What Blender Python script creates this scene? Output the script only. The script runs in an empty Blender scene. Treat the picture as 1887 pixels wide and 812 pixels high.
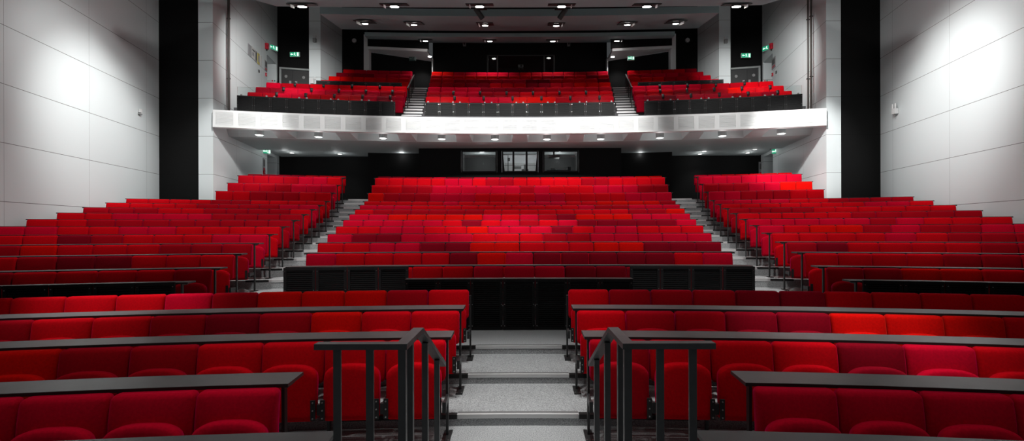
import bpy, bmesh, math, random
from math import sin, cos, asin, sqrt, pi, radians
from mathutils import Vector, Matrix

random.seed(7)
SC = bpy.context.scene
COL = SC.collection
F = 891.0; PX0 = 960.0; PY0 = 426.0; CX = 0.03; CZ = 1.733

# ------------------------------------------------------------------ materials
def nodes(name):
    m = bpy.data.materials.new(name); m.use_nodes = True
    return m, m.node_tree, m.node_tree.nodes['Principled BSDF']

def mat(name, col, rough=.6, metal=0., noise=0., nscale=40., bump=0., spec=.5, sheen=0., sheen_tint=(1, 1, 1)):
    m, t, b = nodes(name)
    b.inputs['Base Color'].default_value = (*col, 1)
    b.inputs['Roughness'].default_value = rough
    b.inputs['Metallic'].default_value = metal
    b.inputs['Specular IOR Level'].default_value = spec
    if sheen:
        b.inputs['Sheen Weight'].default_value = sheen
        b.inputs['Sheen Tint'].default_value = (*sheen_tint, 1)
        b.inputs['Sheen Roughness'].default_value = .4
    if noise or bump:
        tc = t.nodes.new('ShaderNodeTexCoord'); n = t.nodes.new('ShaderNodeTexNoise')
        n.inputs['Scale'].default_value = nscale; n.inputs['Detail'].default_value = 4
        t.links.new(tc.outputs['Object'], n.inputs['Vector'])
        if noise:
            r = t.nodes.new('ShaderNodeValToRGB')
            r.color_ramp.elements[0].position = .3; r.color_ramp.elements[1].position = .7
            r.color_ramp.elements[0].color = (*[max(0, c * (1 - noise)) for c in col], 1)
            r.color_ramp.elements[1].color = (*[min(1, c * (1 + noise)) for c in col], 1)
            t.links.new(n.outputs['Fac'], r.inputs['Fac']); t.links.new(r.outputs['Color'], b.inputs['Base Color'])
        if bump:
            bp = t.nodes.new('ShaderNodeBump'); bp.inputs['Strength'].default_value = bump; bp.inputs['Distance'].default_value = .002
            t.links.new(n.outputs['Fac'], bp.inputs['Height']); t.links.new(bp.outputs['Normal'], b.inputs['Normal'])
    return m

def emit(name, col, s):
    m, t, b = nodes(name)
    b.inputs['Base Color'].default_value = (*col, 1)
    b.inputs['Emission Color'].default_value = (*col, 1); b.inputs['Emission Strength'].default_value = s
    return m

def panel_wall(name, col, rough, groove):
    """wall lining boards: joints every 1.19 m in height and 2.38 m along the hall"""
    m, t, b = nodes(name)
    b.inputs['Roughness'].default_value = rough; b.inputs['Specular IOR Level'].default_value = .5 if col[0] > .1 else .12
    g = t.nodes.new('ShaderNodeNewGeometry'); s = t.nodes.new('ShaderNodeSeparateXYZ')
    t.links.new(g.outputs['Position'], s.inputs['Vector'])
    def line(out, off, per, w):
        a = t.nodes.new('ShaderNodeMath'); a.operation = 'SUBTRACT'; a.inputs[1].default_value = off
        t.links.new(s.outputs[out], a.inputs[0])
        p = t.nodes.new('ShaderNodeMath'); p.operation = 'PINGPONG'; p.inputs[1].default_value = per / 2
        t.links.new(a.outputs[0], p.inputs[0])
        l = t.nodes.new('ShaderNodeMath'); l.operation = 'LESS_THAN'; l.inputs[1].default_value = w
        t.links.new(p.outputs[0], l.inputs[0]); return l
    h = line('Z', 2.362, 1.192, .0055); v = line('Y', 9.79, 2.385, .0025)
    mx = t.nodes.new('ShaderNodeMath'); mx.operation = 'MAXIMUM'
    t.links.new(h.outputs[0], mx.inputs[0]); t.links.new(v.outputs[0], mx.inputs[1])
    mix = t.nodes.new('ShaderNodeMix'); mix.data_type = 'RGBA'
    mix.inputs[6].default_value = (*col, 1); mix.inputs[7].default_value = (*groove, 1)
    t.links.new(mx.outputs[0], mix.inputs[0]); t.links.new(mix.outputs[2], b.inputs['Base Color'])
    return m

def glass_mat(name, tint, gloss=.12):
    m, t, b = nodes(name); t.nodes.remove(b)
    out = t.nodes['Material Output']
    tr = t.nodes.new('ShaderNodeBsdfTransparent'); tr.inputs[0].default_value = (*tint, 1)
    gl = t.nodes.new('ShaderNodeBsdfGlossy'); gl.inputs['Roughness'].default_value = .03
    lw = t.nodes.new('ShaderNodeFresnel'); lw.inputs[0].default_value = 1.5
    mx = t.nodes.new('ShaderNodeMixShader')
    t.links.new(lw.outputs[0], mx.inputs[0]); t.links.new(tr.outputs[0], mx.inputs[1]); t.links.new(gl.outputs[0], mx.inputs[2])
    t.links.new(mx.outputs[0], out.inputs['Surface'])
    return m

M = {}
M['white_wall'] = panel_wall('white_wall_boards', (.72, .77, .78), .42, (.12, .12, .12))
M['white'] = mat('white_paint', (.76, .77, .775), .5)
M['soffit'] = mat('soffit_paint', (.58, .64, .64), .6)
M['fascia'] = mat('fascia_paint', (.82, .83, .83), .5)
M['cloud'] = mat('ceiling_panel_paint', (.33, .43, .44), .7)
M['black_wall'] = mat('black_wall_paint', (.0055, .0055, .0058), .75, spec=.15)
M['black_alcove'] = mat('black_alcove_paint', (.013, .013, .013), .8, spec=.1)
M['black_board'] = panel_wall('black_wall_boards', (.0055, .0055, .0055), .7, (.002, .002, .002))
M['ceiling'] = mat('dark_ceiling', (.012, .012, .012), .9, spec=.1)
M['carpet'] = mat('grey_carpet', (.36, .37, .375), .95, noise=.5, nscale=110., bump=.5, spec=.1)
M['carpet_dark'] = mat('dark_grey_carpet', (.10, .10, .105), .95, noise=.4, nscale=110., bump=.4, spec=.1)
M['alu'] = mat('nosing_aluminium', (.66, .66, .66), .42, metal=.2)
M['alu_dark'] = mat('nosing_insert', (.16, .16, .16), .7)
M['black_edge'] = mat('black_step_edge', (.008, .008, .008), .6)
M['desk'] = mat('desk_laminate', (.062, .064, .065), .38, noise=.12, nscale=6.)
M['desk_edge'] = mat('desk_edge_band', (.012, .012, .012), .5)
M['metal'] = mat('dark_grey_metal', (.035, .036, .037), .42, metal=.3)
M['rail'] = mat('handrail_paint', (.135, .138, .14), .4, noise=.1, nscale=15.)
M['bolt'] = mat('bolt_steel', (.5, .5, .5), .3, metal=.9)
M['hinge'] = mat('black_hinge_plate', (.014, .014, .014), .5)
M['panel'] = mat('black_slatted_panel', (.007, .007, .0072), .6, spec=.25)
M['panel_b'] = mat('charcoal_slatted_panel', (.028, .028, .029), .5)
M['panel_c'] = mat('charcoal_balcony_panel', (.0085, .0085, .009), .6, spec=.25)
M['glass'] = glass_mat('clear_glass', (.95, .97, .965))
M['pane'] = glass_mat('booth_glass', (.8, .82, .82))
M['lamp'] = emit('lamp_lens', (1, .98, .95), 14.)
M['lamp_soft'] = emit('downlight_lens', (1, .98, .95), 2.2)
M['sign_green'] = emit('exit_green', (.0, .32, .16), .75)
M['sign_white'] = emit('exit_white', (.8, 1., .9), 1.1)
M['sign_dim'] = mat('unlit_sign_green', (.03, .07, .06), .5)
M['sign_dimw'] = mat('unlit_sign_white', (.16, .2, .19), .5)
M['case'] = mat('white_casing', (.7, .7, .7), .4)
M['red_box'] = mat('red_plastic', (.55, .01, .03), .4)
M['green_sign'] = mat('green_notice', (.0, .25, .12), .5)
M['paper'] = mat('notice_paper', (.62, .62, .6), .7)
M['paper_dark'] = mat('notice_print', (.1, .1, .1), .7)
M['paper_grey'] = mat('grey_notice', (.32, .32, .33), .7)
M['paper_yellow'] = mat('yellow_notice', (.5, .42, .12), .7)
M['booth'] = mat('booth_interior', (.45, .46, .47), .8)
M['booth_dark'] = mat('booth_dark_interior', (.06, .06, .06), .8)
M['gear'] = mat('black_equipment', (.02, .02, .02), .5)
M['gear_grey'] = mat('grey_equipment', (.3, .3, .3), .5)
M['door'] = mat('dark_door_leaf', (.03, .03, .031), .45)
M['steel'] = mat('brushed_steel', (.55, .56, .56), .3, metal=.8)
M['frame_grey'] = mat('grey_door_frame', (.3, .32, .32), .5)
M['pipe'] = mat('dark_pipe', (.06, .05, .045), .5)
REDS = {}
for k, c in dict(O=(.60, .0018, .0008), R=(.53, .0003, .005), C=(.51, .0003, .017), M=(.34, .0003, .006), D=(.21, .0003, .008)).items():
    nm = dict(O='orange_red', R='bright_red', C='crimson', M='deep_red', D='dark_maroon')[k]
    REDS[k] = mat('fabric_' + nm, c, .95, noise=.12, nscale=60., bump=.25, spec=.08, sheen=.36,
                  sheen_tint=((1, .05, .03) if k == 'O' else (1, .0, .17) if k in 'CM' else (1, .0, .09)))
CNAME = dict(O='orange-red', R='bright red', C='crimson', M='deep red', D='dark maroon')
RK = 'ORCMD'

# ------------------------------------------------------------------ mesh builder
class MB:
    def __init__(s): s.v = []; s.f = []; s.m = []
    def add(s, vs, fs, mi=0, T=None):
        o = len(s.v)
        s.v += [tuple(T @ Vector(p)) if T is not None else tuple(p) for p in vs]
        s.f += [tuple(i + o for i in f) for f in fs]; s.m += [mi] * len(fs)
    def box(s, c, d, mi=0, T=None, rz=0):
        x, y, z = (a / 2 for a in d)
        vs = [(sx * x, sy * y, sz * z) for sz in (-1, 1) for sy in (-1, 1) for sx in (-1, 1)]
        X = Matrix.Translation(c) @ Matrix.Rotation(rz, 4, 'Z')
        if T is not None: X = T @ X
        s.add(vs, [(0, 2, 3, 1), (4, 5, 7, 6), (0, 1, 5, 4), (2, 6, 7, 3), (0, 4, 6, 2), (1, 3, 7, 5)], mi, X)
    def prism(s, pts, z0, z1, mi=0, T=None):
        n = len(pts)
        a = sum(pts[i][0] * pts[(i + 1) % n][1] - pts[(i + 1) % n][0] * pts[i][1] for i in range(n))
        if a < 0: pts = pts[::-1]
        vs = [(x, y, z0) for x, y in pts] + [(x, y, z1) for x, y in pts]
        fs = [tuple(range(n))[::-1], tuple(range(n, 2 * n))] + [(i, (i + 1) % n, n + (i + 1) % n, n + i) for i in range(n)]
        s.add(vs, fs, mi, T)
    def hexa(s, lo, hi, mi=0):
        """lo, hi: four points each, counter-clockwise from above"""
        s.add(list(lo) + list(hi), [(3, 2, 1, 0), (4, 5, 6, 7), (0, 1, 5, 4), (1, 2, 6, 5), (2, 3, 7, 6), (3, 0, 4, 7)], mi)
    def sector(s, cy, r0, r1, a0, a1, z0, z1, mi=0, step=.02):
        n = max(1, int(math.ceil(abs(a1 - a0) / step)))
        vs = []
        for i in range(n + 1):
            a = a0 + (a1 - a0) * i / n
            for r in (r0, r1):
                for z in (z0, z1): vs.append((r * sin(a), cy + r * cos(a), z))
        fs = []
        for i in range(n):
            p, q = 4 * i, 4 * i + 4
            fs += [(p + 1, q + 1, q + 3, p + 3), (p, p + 2, q + 2, q), (p, q, q + 1, p + 1), (p + 2, p + 3, q + 3, q + 2)]
        fs += [(0, 1, 3, 2), (4 * n, 4 * n + 2, 4 * n + 3, 4 * n + 1)]
        if a1 < a0: fs = [f[::-1] for f in fs]
        s.add(vs, fs, mi)
    def cyl(s, c, r, h, mi=0, n=20, T=None, r2=None):
        r2 = r if r2 is None else r2
        vs = [(r * cos(2 * pi * i / n), r * sin(2 * pi * i / n), -h / 2) for i in range(n)] + [(r2 * cos(2 * pi * i / n), r2 * sin(2 * pi * i / n), h / 2) for i in range(n)]
        fs = [tuple(range(n))[::-1], tuple(range(n, 2 * n))] + [(i, (i + 1) % n, n + (i + 1) % n, n + i) for i in range(n)]
        X = Matrix.Translation(c)
        if T is not None: X = X @ T
        s.add(vs, fs, mi, X)
    def bar(s, p, q, w, h, mi=0):
        """a bar of section w (sideways) x h (upwards) from p to q"""
        p, q = Vector(p), Vector(q); d = (q - p); L = d.length; d.normalize()
        up = Vector((0, 0, 1)) if abs(d.z) < .95 else Vector((0, 1, 0))
        side = d.cross(up).normalized(); up = side.cross(d)
        X = Matrix((( d.x, side.x, up.x, (p.x + q.x) / 2), (d.y, side.y, up.y, (p.y + q.y) / 2), (d.z, side.z, up.z, (p.z + q.z) / 2), (0, 0, 0, 1)))
        s.box((0, 0, 0), (L, w, h), mi, X)
    def mesh(s, name, mats, smooth=False):
        me = bpy.data.meshes.new(name); me.from_pydata(s.v, [], s.f)
        for m in (mats if isinstance(mats, (list, tuple)) else [mats]): me.materials.append(m)
        for p, mi in zip(me.polygons, s.m): p.material_index = mi; p.use_smooth = smooth
        if smooth is True: pass
        me.update(); return me
    def obj(s, name, mats, parent=None, smooth=False):
        return link(name, s.mesh(name, mats, smooth), parent)

def link(name, data, parent=None, loc=None, rz=None):
    o = bpy.data.objects.new(name, data); COL.objects.link(o)
    if parent is not None: o.parent = parent
    if loc is not None: o.location = loc
    if rz is not None: o.rotation_euler = (0, 0, rz)
    return o

def tag(o, label=None, cat=None, group=None, kind=None):
    if label: o['label'] = label
    if cat: o['category'] = cat
    if group: o['group'] = group
    if kind: o['kind'] = kind
    return o

def thing(name, label, cat, loc=(0, 0, 0), rz=0, group=None):
    return tag(link(name, None, None, loc, rz), label, cat, group)

def struct(name, mb, mats, label, smooth=False):
    o = mb.obj(name, mats, None, smooth); tag(o, label, None, None, 'structure'); return o

def rounded(w, d, h, r, seg, c=(0, 0, 0), crown=0.):
    bm = bmesh.new(); bmesh.ops.create_cube(bm, size=1)
    for v in bm.verts: v.co = Vector((v.co.x * w, v.co.y * d, v.co.z * h))
    bmesh.ops.bevel(bm, geom=list(bm.edges), offset=r, segments=seg, profile=.5, affect='EDGES')
    if crown:
        bm.faces.ensure_lookup_table()
        f = min(bm.faces, key=lambda f: f.calc_center_median().y)
        for fr, dy in ((.05, .26), (.08, .3), (.12, .26), (.14, .18)):
            bmesh.ops.inset_individual(bm, faces=[f], thickness=min(w, h) * fr)
            for v in f.verts: v.co.y -= crown * dy
    vs = [tuple(v.co + Vector(c)) for v in bm.verts]; bm.verts.index_update()
    fs = [tuple(v.index for v in f.verts) for f in bm.faces]; bm.free()
    return vs, fs

def cushion(w, d, h, rc, r, es, npc, c=(0, 0, 0), roll=.04, crown=.012):
    """upholstered back: rounded outline, rounded front edge, the top rolled backwards"""
    def outline(e):
        a, b, q = w / 2 - e, h / 2 - e, max(.004, rc - e); out = []
        for qx, qz, st in ((1, 1, 0), (-1, 1, 1), (-1, -1, 2), (1, -1, 3)):
            for i in range(npc + 1):
                t = (st + i / npc) * pi / 2
                out.append((qx * (a - q) + q * cos(t), qz * (b - q) + q * sin(t)))
            x0, z0 = out[-1]; nx = {0: -1, 1: -1, 2: 1, 3: 1}[st]
            x1, z1 = ((-(a - q), b), (-a, -(b - q)), (a - q, -b), (a, b - q))[st]
            for j in (1, 2, 3): out.append((x0 + (x1 - x0) * j / 4, z0 + (z1 - z0) * j / 4))
        return out
    f = lambda z: roll * max(0, z / h + .5) ** 2.2
    rings = [(d / 2, .006)] + [(d / 2 - .006, 0)] + [(-d / 2 + (r - sqrt(max(0, r * r - max(0, r - e) ** 2))), e) for e in es]
    vs = []; k = 0
    for y, e in rings:
        o = outline(e); k = len(o)
        for x, z in o:
            cr = crown * (1 - (2 * x / w) ** 2) * (1 - (2 * z / h) ** 2) if y < 0 else 0
            vs.append((x + c[0], y - cr + f(z) + c[1], z + c[2]))
    fs = [tuple(range(k))]
    for j in range(len(rings) - 1):
        for i in range(k):
            p, q = j * k + i, j * k + (i + 1) % k; fs.append((p, p + k, q + k, q))
    fs.append(tuple(range((len(rings) - 1) * k, len(rings) * k))[::-1])
    return vs, [g[::-1] for g in fs]

def unproj(px, py, Y=None, Z=None):
    """picture point -> place, at a given depth Y or height Z"""
    th = 0.0026; dx, dy = px - 943.5, py - 406
    px = 943.5 + dx * cos(th) - dy * sin(th); py = 406 + dx * sin(th) + dy * cos(th)
    if Y is None: Y = (Z - CZ) * F / (PY0 - py)
    return Vector((CX + (px - PX0) * Y / F, Y, CZ + (PY0 - py) * Y / F))

ORD = 'zeroth first second third fourth fifth sixth seventh eighth ninth tenth eleventh twelfth thirteenth fourteenth fifteenth sixteenth seventeenth eighteenth nineteenth twentieth twenty-first twenty-second'.split()

# ------------------------------------------------------------------ seats
PITCH = .495
def pad_mesh(mb, mi=0, n=14, cen=(0, 0, 0), w=.435, h=.44, d=.085, lean=.07, top=.115):
    """tipped-up seat: arched top, square foot; local -Y is the underside that faces the stage"""
    a = w / 2
    def outline(ins):
        pts = []; aa = a - ins; hh = h - ins
        for i in range(n + 1):
            u = -cos(pi * i / n)
            zz = hh - top * (1 - max(0., 1 - abs(u) ** 2.6) ** (1 / 2.6))
            pts.append((aa * u, zz))
        r = .03
        for x, z in ((aa, ins + r), (aa - .3 * r, ins + .3 * r), (aa - r, ins), (-aa + r, ins), (-aa + .3 * r, ins + .3 * r), (-aa, ins + r)): pts.append((x, z))
        return pts
    prof = [(-d / 2, .045), (-d / 2 + .004, .016), (-d / 2 + .014, .004), (-d / 2 + .03, .0), (d / 2 - .012, .0), (d / 2, .014)]
    vs = []; k = 0
    for y, ins in prof:
        o = outline(ins); k = len(o)
        for x, z in o: vs.append((x, y, z))
    fs = []
    for j in range(len(prof) - 1):
        for i in range(k):
            p, q = j * k + i, j * k + (i + 1) % k
            fs.append((p, p + k, q + k, q))
    fs.append(tuple(range(k))); fs.append(tuple(range((len(prof) - 1) * k, len(prof) * k))[::-1])
    T = Matrix.Translation(cen) @ Matrix.Rotation(-lean, 4, 'X')
    mb.add(vs, [f[::-1] for f in fs], mi, T)

MESH = {}
def seat_mesh(part, col=None, hgt=.83):
    key = (part, col, hgt)
    if key in MESH: return MESH[key]
    b = MB()
    if part == 'backrest':
        z0 = .50
        vs, fs = cushion(PITCH - .011, .075, hgt - z0, .034, .03, (0, .003, .009, .018, .03, .055, .09, .125, .155), 4, (0, -.088, (hgt + z0) / 2))
        b.add(vs, fs, 0); me = b.mesh('backrest', REDS[col], True)
    elif part == 'seat_pad':
        pad_mesh(b, 0, 18, (0, -.195, .235)); me = b.mesh('seat_pad', REDS[col], True)
    elif part == 'hinge_bracket':
        b.box((0, 0, 0), (.036, .012, .16)); me = b.mesh('hinge_bracket', M['hinge'])
    elif part == 'bolt':
        b.cyl((0, 0, 0), .006, .006, 0, 8, Matrix.Rotation(pi / 2, 4, 'X'))
        me = b.mesh('bolt', M['bolt'])
    elif part == 'hinge_arm':
        b.box((0, -.1, 0), (.022, .2, .055)); b.box((0, -.215, -.005), (.03, .035, .085))
        me = b.mesh('hinge_arm', M['metal'])
    MESH[key] = me; return me

def seat(R, cy, th, pitch, z, top, col, label, group, detail, both):
    r = thing('tip_up_seat', label, 'seat', (R * sin(th), cy + R * cos(th), z), -th, group)
    r.scale = (pitch / PITCH, 1, 1)
    link('backrest', seat_mesh('backrest', col, top), r)
    link('seat_pad', seat_mesh('seat_pad', col), r)
    if detail:
        for sx in (-1, 1):
            h = link('hinge_bracket', seat_mesh('hinge_bracket'), r, (sx * .208, -.248, .335))
            for zb in (-.062, 0, .062) if detail > 1 else (): link('bolt', seat_mesh('bolt'), h, (0, -.009, zb))
        link('hinge_arm', seat_mesh('hinge_arm'), r, (.2475, 0, .335))
        if both: link('hinge_arm', seat_mesh('hinge_arm'), r, (-.2475, 0, .335))
    return r

FAR = MB()
FVS = {}
def far_seat(R, cy, th, pitch, z, top, col):
    T = Matrix.Translation((R * sin(th), cy + R * cos(th), z)) @ Matrix.Rotation(-th, 4, 'Z') @ Matrix.Diagonal((pitch / PITCH, 1, 1, 1))
    if top not in FVS:
        FVS[top] = cushion(PITCH - .011, .075, top - .5, .03, .028, (0, .006, .028, .09), 2, (0, -.088, (top + .5) / 2))
    vs, fs = FVS[top]; FAR.add(vs, fs, RK.index(col), T)
    p = MB(); pad_mesh(p, 0, 8, (0, -.195, .235)); FAR.add(p.v, p.f, RK.index(col), T)

def visible(R, cy, th, z):
    x, y = R * sin(th), cy + R * cos(th)
    return y > .5 and -12 < PX0 + F * (x - CX) / y < 1899

def colours(n, given=''):
    out = [c for c in given if c in RK][:n]
    while len(out) < n:
        c = random.choice('RRRCCCMMDDO')
        out += [c] * random.choice((1, 2, 2, 3, 3, 4))
    return out[:n]

# ------------------------------------------------------------------ writing ledges
def ledge(label, group, R, cy, a0, a1, z, floor, ends, depth=.27, posts=(), detail=True, name='writing_ledge'):
    """a0 < a1: angles of the ends; posts: angles of the stands under it"""
    am = (a0 + a1) / 2
    r = thing(name, label, 'desk', (0, 0, 0), 0, group)
    b = MB(); b.sector(cy, R + .004, R + depth, a0, a1, z - .022, z, 0, .02)
    b.obj('desk_top', [M['desk']], r)
    e = MB(); e.sector(cy, R + .0, R + .0039, a0, a1, z - .023, z - .001, 0, .02); e.obj('edge_band', M['desk_edge'], r)
    for a in posts:
        X = Matrix.Translation((R * sin(a), cy + R * cos(a), 0)) @ Matrix.Rotation(-a, 4, 'Z')
        p = MB(); p.box((0, .03, (floor + z - .022) / 2), (.02, .045, z - .022 - floor), 0, X)
        p.box((0, .10, z - .034), (.018, .16, .022), 0, X)
        po = p.obj('post', M['metal'], r)
        if detail:
            f = MB(); f.box((0, .0, floor + .006), (.07, .24, .012), 0, X); fo = f.obj('foot_plate', M['metal'], po)
            for sx in (-.022, .022):
                g = MB(); g.cyl(tuple(X @ Vector((sx, -.10, floor + .015))), .007, .008, 0, 8); g.obj('bolt', M['bolt'], fo)
    return r

def stands(R, cy, a0, a1, z, floor):
    pass

# ------------------------------------------------------------------ the stalls
CY = -18.0
FL = {1: -.097, 2: 0., 3: .097, 4: .194}
FZ = {1: 3.2, 2: 4.09, 3: 4.975, 4: 5.875}
DESK = {5: 1.171, 6: 1.358, 7: 1.523, 8: 1.692, 9: 1.859, 10: 2.02, 11: 2.186, 12: 2.35, 13: 2.509, 14: 2.67, 15: 2.99, 16: 3.317, 17: 3.65}
UZ = {k: 8.0 + .8 * (k - 5) for k in range(5, 19)}
UL = {k: DESK[k - 1] - .745 for k in range(6, 19)}; UL[5] = .291
NEAR_ROWS = 11
FRONT_COL = {('left', 1): 'CCCCCC', ('left', 2): 'RRRRMMOR', ('left', 3): 'RROMDMRRMMM', ('left', 4): 'RMOOOMCRRRRRM',
             ('right', 1): 'CCCCCC', ('right', 2): 'MRRRDCRRRR', ('right', 3): 'RMMDDOOORDM', ('right', 4): 'RMMMDDRRRRRRR'}
MID_COL = {5: 'RRCCCDD', 6: 'CRRRRDOCDDDDDRC', 7: 'RRCCDDOORRROODDD', 8: 'CDDCCCRRRMMCCCCC', 9: 'RRCCRROCCCDRCCRRR', 10: 'CCCCCRDRCMRCDDDDDC',
           11: 'CCOOOOOCRCMDOOOCCC', 12: 'RMMMMMMRRRRRRRRMMO', 13: 'CCCRRRRRRRRRRCMMCCC', 14: 'RRRRRCRRRRCCCRROOOOM', 15: 'OMMMCCCRRRRCCRRRRCCC',
           16: 'RRMMCCCCCCMCRRRCCCMM', 17: 'RRRRRCCRMMRRRRRMMRRRR'}
LEFT_COL = {5: 'MRRRR', 6: 'RRRDDM', 7: 'MMMRRRO', 8: 'CCRRRMD', 9: 'RRRRCCRRCC', 10: 'MMMMMMMMRRR', 11: 'MMMMCCCCRRR', 12: 'RMMMMRRMMMM', 13: 'CCMMMMRRRRR', 14: 'RRRRMMRRRRR', 15: 'RRMMMRR', 16: 'CCCMMMM', 17: 'RCCMMMMM'}
RIGHT_COL = {5: 'MMOORRR', 6: 'RRRRMMMM', 7: 'MDRRRRMM', 8: 'RRRRCRMMM', 9: 'CROOMCMMCC', 10: 'CCCCCMCRRRR', 11: 'RRRRRMMMMM', 12: 'MMMMRRRRRR', 13: 'RRRRRRRCCR', 14: 'CCCCRRMMMM', 15: 'CCMMMRR', 16: 'MMMCCOO', 17: 'CCCCCCC'}
NS = 0
def place_row(blockname, rowname, rowno, R, angs, z, top, cols, detail, group, where):
    """angs: seat boundaries; where(i): how the seat is found in its row"""
    global NS
    for i in range(len(angs) - 1):
        a = (angs[i] + angs[i + 1]) / 2; p = abs(angs[i + 1] - angs[i]) * R
        if not (visible(R, CY, angs[i], z) or visible(R, CY, angs[i + 1], z)): continue
        if detail is None: far_seat(R, CY, a, p, z, top, cols[i]); continue
        lab = f'{CNAME[cols[i]]} tip-up seat, {where(i)}, {rowname} row of {blockname}'
        seat(R, CY, a, p, z, top, cols[i], lab, group, detail, i == 0 and angs[1] > angs[0]); NS += 1

for side, s in (('left', -1), ('right', 1)):
    for k in (1, 2, 3, 4):
        R = FZ[k] + 18; x0 = 1.52 if k == 1 else .595
        a0 = asin(x0 / R); n = {1: 5, 2: 9, 3: 11, 4: 13}[k]
        pit = {1: .50, 2: .495, 3: .492, 4: .49}[k] / R
        angs = [s * (a0 + pit * i) for i in range(n + 1)]
        cols = colours(n, FRONT_COL[(side, k)])
        place_row(f'the {side} front block', ORD[k], k, R, angs, FL[k], {4: .836}.get(k, .826), cols, 2, f'seats of the {side} front block',
                  lambda i: f'{ORD[i + 1]} from the ' + ('handrail end' if k == 1 else 'centre aisle'))
        if k < 4:
            e0, e1 = s * asin((x0 - .03) / R), s * (a0 + pit * n)
            posts = [s * (a0 + .004 / R)] + [s * (a0 + pit * j) for j in range(2, n, 2)]
            ledge(f'dark grey writing ledge on the backs of the {ORD[k]} row, {side} front block', 'writing ledges of the front blocks', R, CY, min(e0, e1), max(e0, e1),
                  FL[k] + .097 + .745, FL[k], None, .27, posts)
        else:
            r = thing('seat_stand', f'black steel end stand of the fourth row, {side} front block', 'stand', (0, 0, 0), 0, 'end stands of the fourth rows')
            for j, a in enumerate([s * (a0 - .006 / R)]):
                X = Matrix.Translation((R * sin(a), CY + R * cos(a), 0)) @ Matrix.Rotation(-a, 4, 'Z')
                p = MB(); p.box((0, .03, FL[k] + .38), (.02, .045, .76), 0, X); po = p.obj('post', M['metal'], r)
                f = MB(); f.box((0, 0, FL[k] + .006), (.07, .24, .012), 0, X); f.obj('foot_plate', M['metal'], r)
    # nearest ledge, before the first row
    R = 2.38 + 18
    e0, e1 = s * asin(.965 / R), s * asin(3.4 / R)
    ledge(f'dark grey writing ledge in front of the first row, {side} front block', 'writing ledges of the front blocks', R, CY, min(e0, e1), max(e0, e1), .648, -.194, None, .28,
          [s * asin(1.3 / R), s * asin(2.3 / R)])

def wall_x(Y): return 8.8 + .167 * Y
def row_top(k):
    if k == 18: return .875
    return round((DESK[k] - .012) - UL[k], 3)

for k in range(5, 19):
    R = UZ[k] + 18; top = row_top(k)
    det = None if k > NEAR_ROWS else (1 if k <= 8 else 0)
    # middle block
    xe = 1.75 if k == 5 else 3.75 + .128 * (k - 6)
    n = {5: 7, 6: 15, 7: 16, 8: 16, 9: 17, 10: 18, 11: 18, 12: 18, 13: 19, 14: 20, 15: 20, 16: 20, 17: 21, 18: 21}[k]
    ae = asin(xe / R); angs = [-ae + 2 * ae * i / n for i in range(n + 1)]
    place_row('the middle block', ORD[k - 4], k, R, angs, UL[k], top, colours(n, MID_COL.get(k, '')), det, 'seats of the middle block', lambda i: f'{ORD[i + 1]} from left')
    if k < 18:
        xd = 3.74 if k == 5 else xe + .05
        ad = asin(xd / R)
        posts = [-ae - .002 / R, ae + .002 / R] + ([angs[j] for j in range(2, n - 1, 3)] if k < 9 else [])
        ledge(f'dark writing ledge on the backs of the {ORD[k - 4]} row, middle block', 'writing ledges of the middle block', R, CY, -ad, ad, DESK[k], UL[k], None, .27, posts, k < 9)
    # side blocks
    for side, s in (('left', -1), ('right', 1)):
        xi = 4.78 + .125 * (k - 5)
        if k <= 14:
            xo = 9.5
            for _ in range(8): xo = wall_x(CY + sqrt(R * R - xo * xo)) - .17
        else: xo = 9.24 + .125 * (k - 15)
        ai, ao = asin(xi / R), asin(xo / R)
        n = max(1, round((ao - ai) * R / .49))
        angs = [s * (ai + (ao - ai) * i / n) for i in range(n + 1)]
        cl = colours(n, (LEFT_COL if s < 0 else RIGHT_COL).get(k, ''))
        place_row(f'the {side} side block', ORD[k - 4], k, R, angs, UL[k], top, cl, det, f'seats of the {side} side block', lambda i: f'{ORD[i + 1]} from the aisle')
        if k < 18:
            ad = asin((xi - .1) / R); ax = asin((xo + .04) / R)
            posts = [s * (ai - .012 / R)] + ([s * abs(angs[j]) for j in range(2, n, 3)] if k < 9 else []) + [s * ao]
            ledge(f'dark writing ledge on the backs of the {ORD[k - 4]} row, {side} side block', f'writing ledges of the side blocks', R, CY, min(s * ad, s * ax), max(s * ad, s * ax),
                  DESK[k], UL[k], None, .27, posts, k < 9)

# ------------------------------------------------------------------ slatted modesty panels
def slat_panel(R, cy, a, w, z0, z1, m, label, group, nsl, name='slatted_panel'):
    T = (R * sin(a), cy + R * cos(a), 0)
    h = z1 - z0; zm = (z0 + z1) / 2; fr = .045
    b = MB()
    b.box((0, .024, zm), (w - .004, .006, h))
    for sx in (-1, 1): b.box((sx * (w / 2 - .002 - fr / 2), .007, zm), (fr, .026, h))
    for z in (z0 + fr / 2, z1 - fr / 2): b.box((0, .0075, z), (w - .006 - 2 * fr, .025, fr))
    hh = h - 2 * fr; st = hh / nsl
    for i in range(nsl): b.box((0, .011, z0 + fr + st * (i + .5)), (w - .01 - 2 * fr, .016, st * .55))
    o = b.obj(name, m, None); o.location = T; o.rotation_euler = (0, 0, -a)
    tag(o, label, 'panel', group)
    for sx in (-1, 1):
        for z in (z0 + .06, zm, z1 - .06): link('bolt', seat_mesh('bolt'), o, (sx * (w / 2 - .024), -.008, z))
    return o

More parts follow.
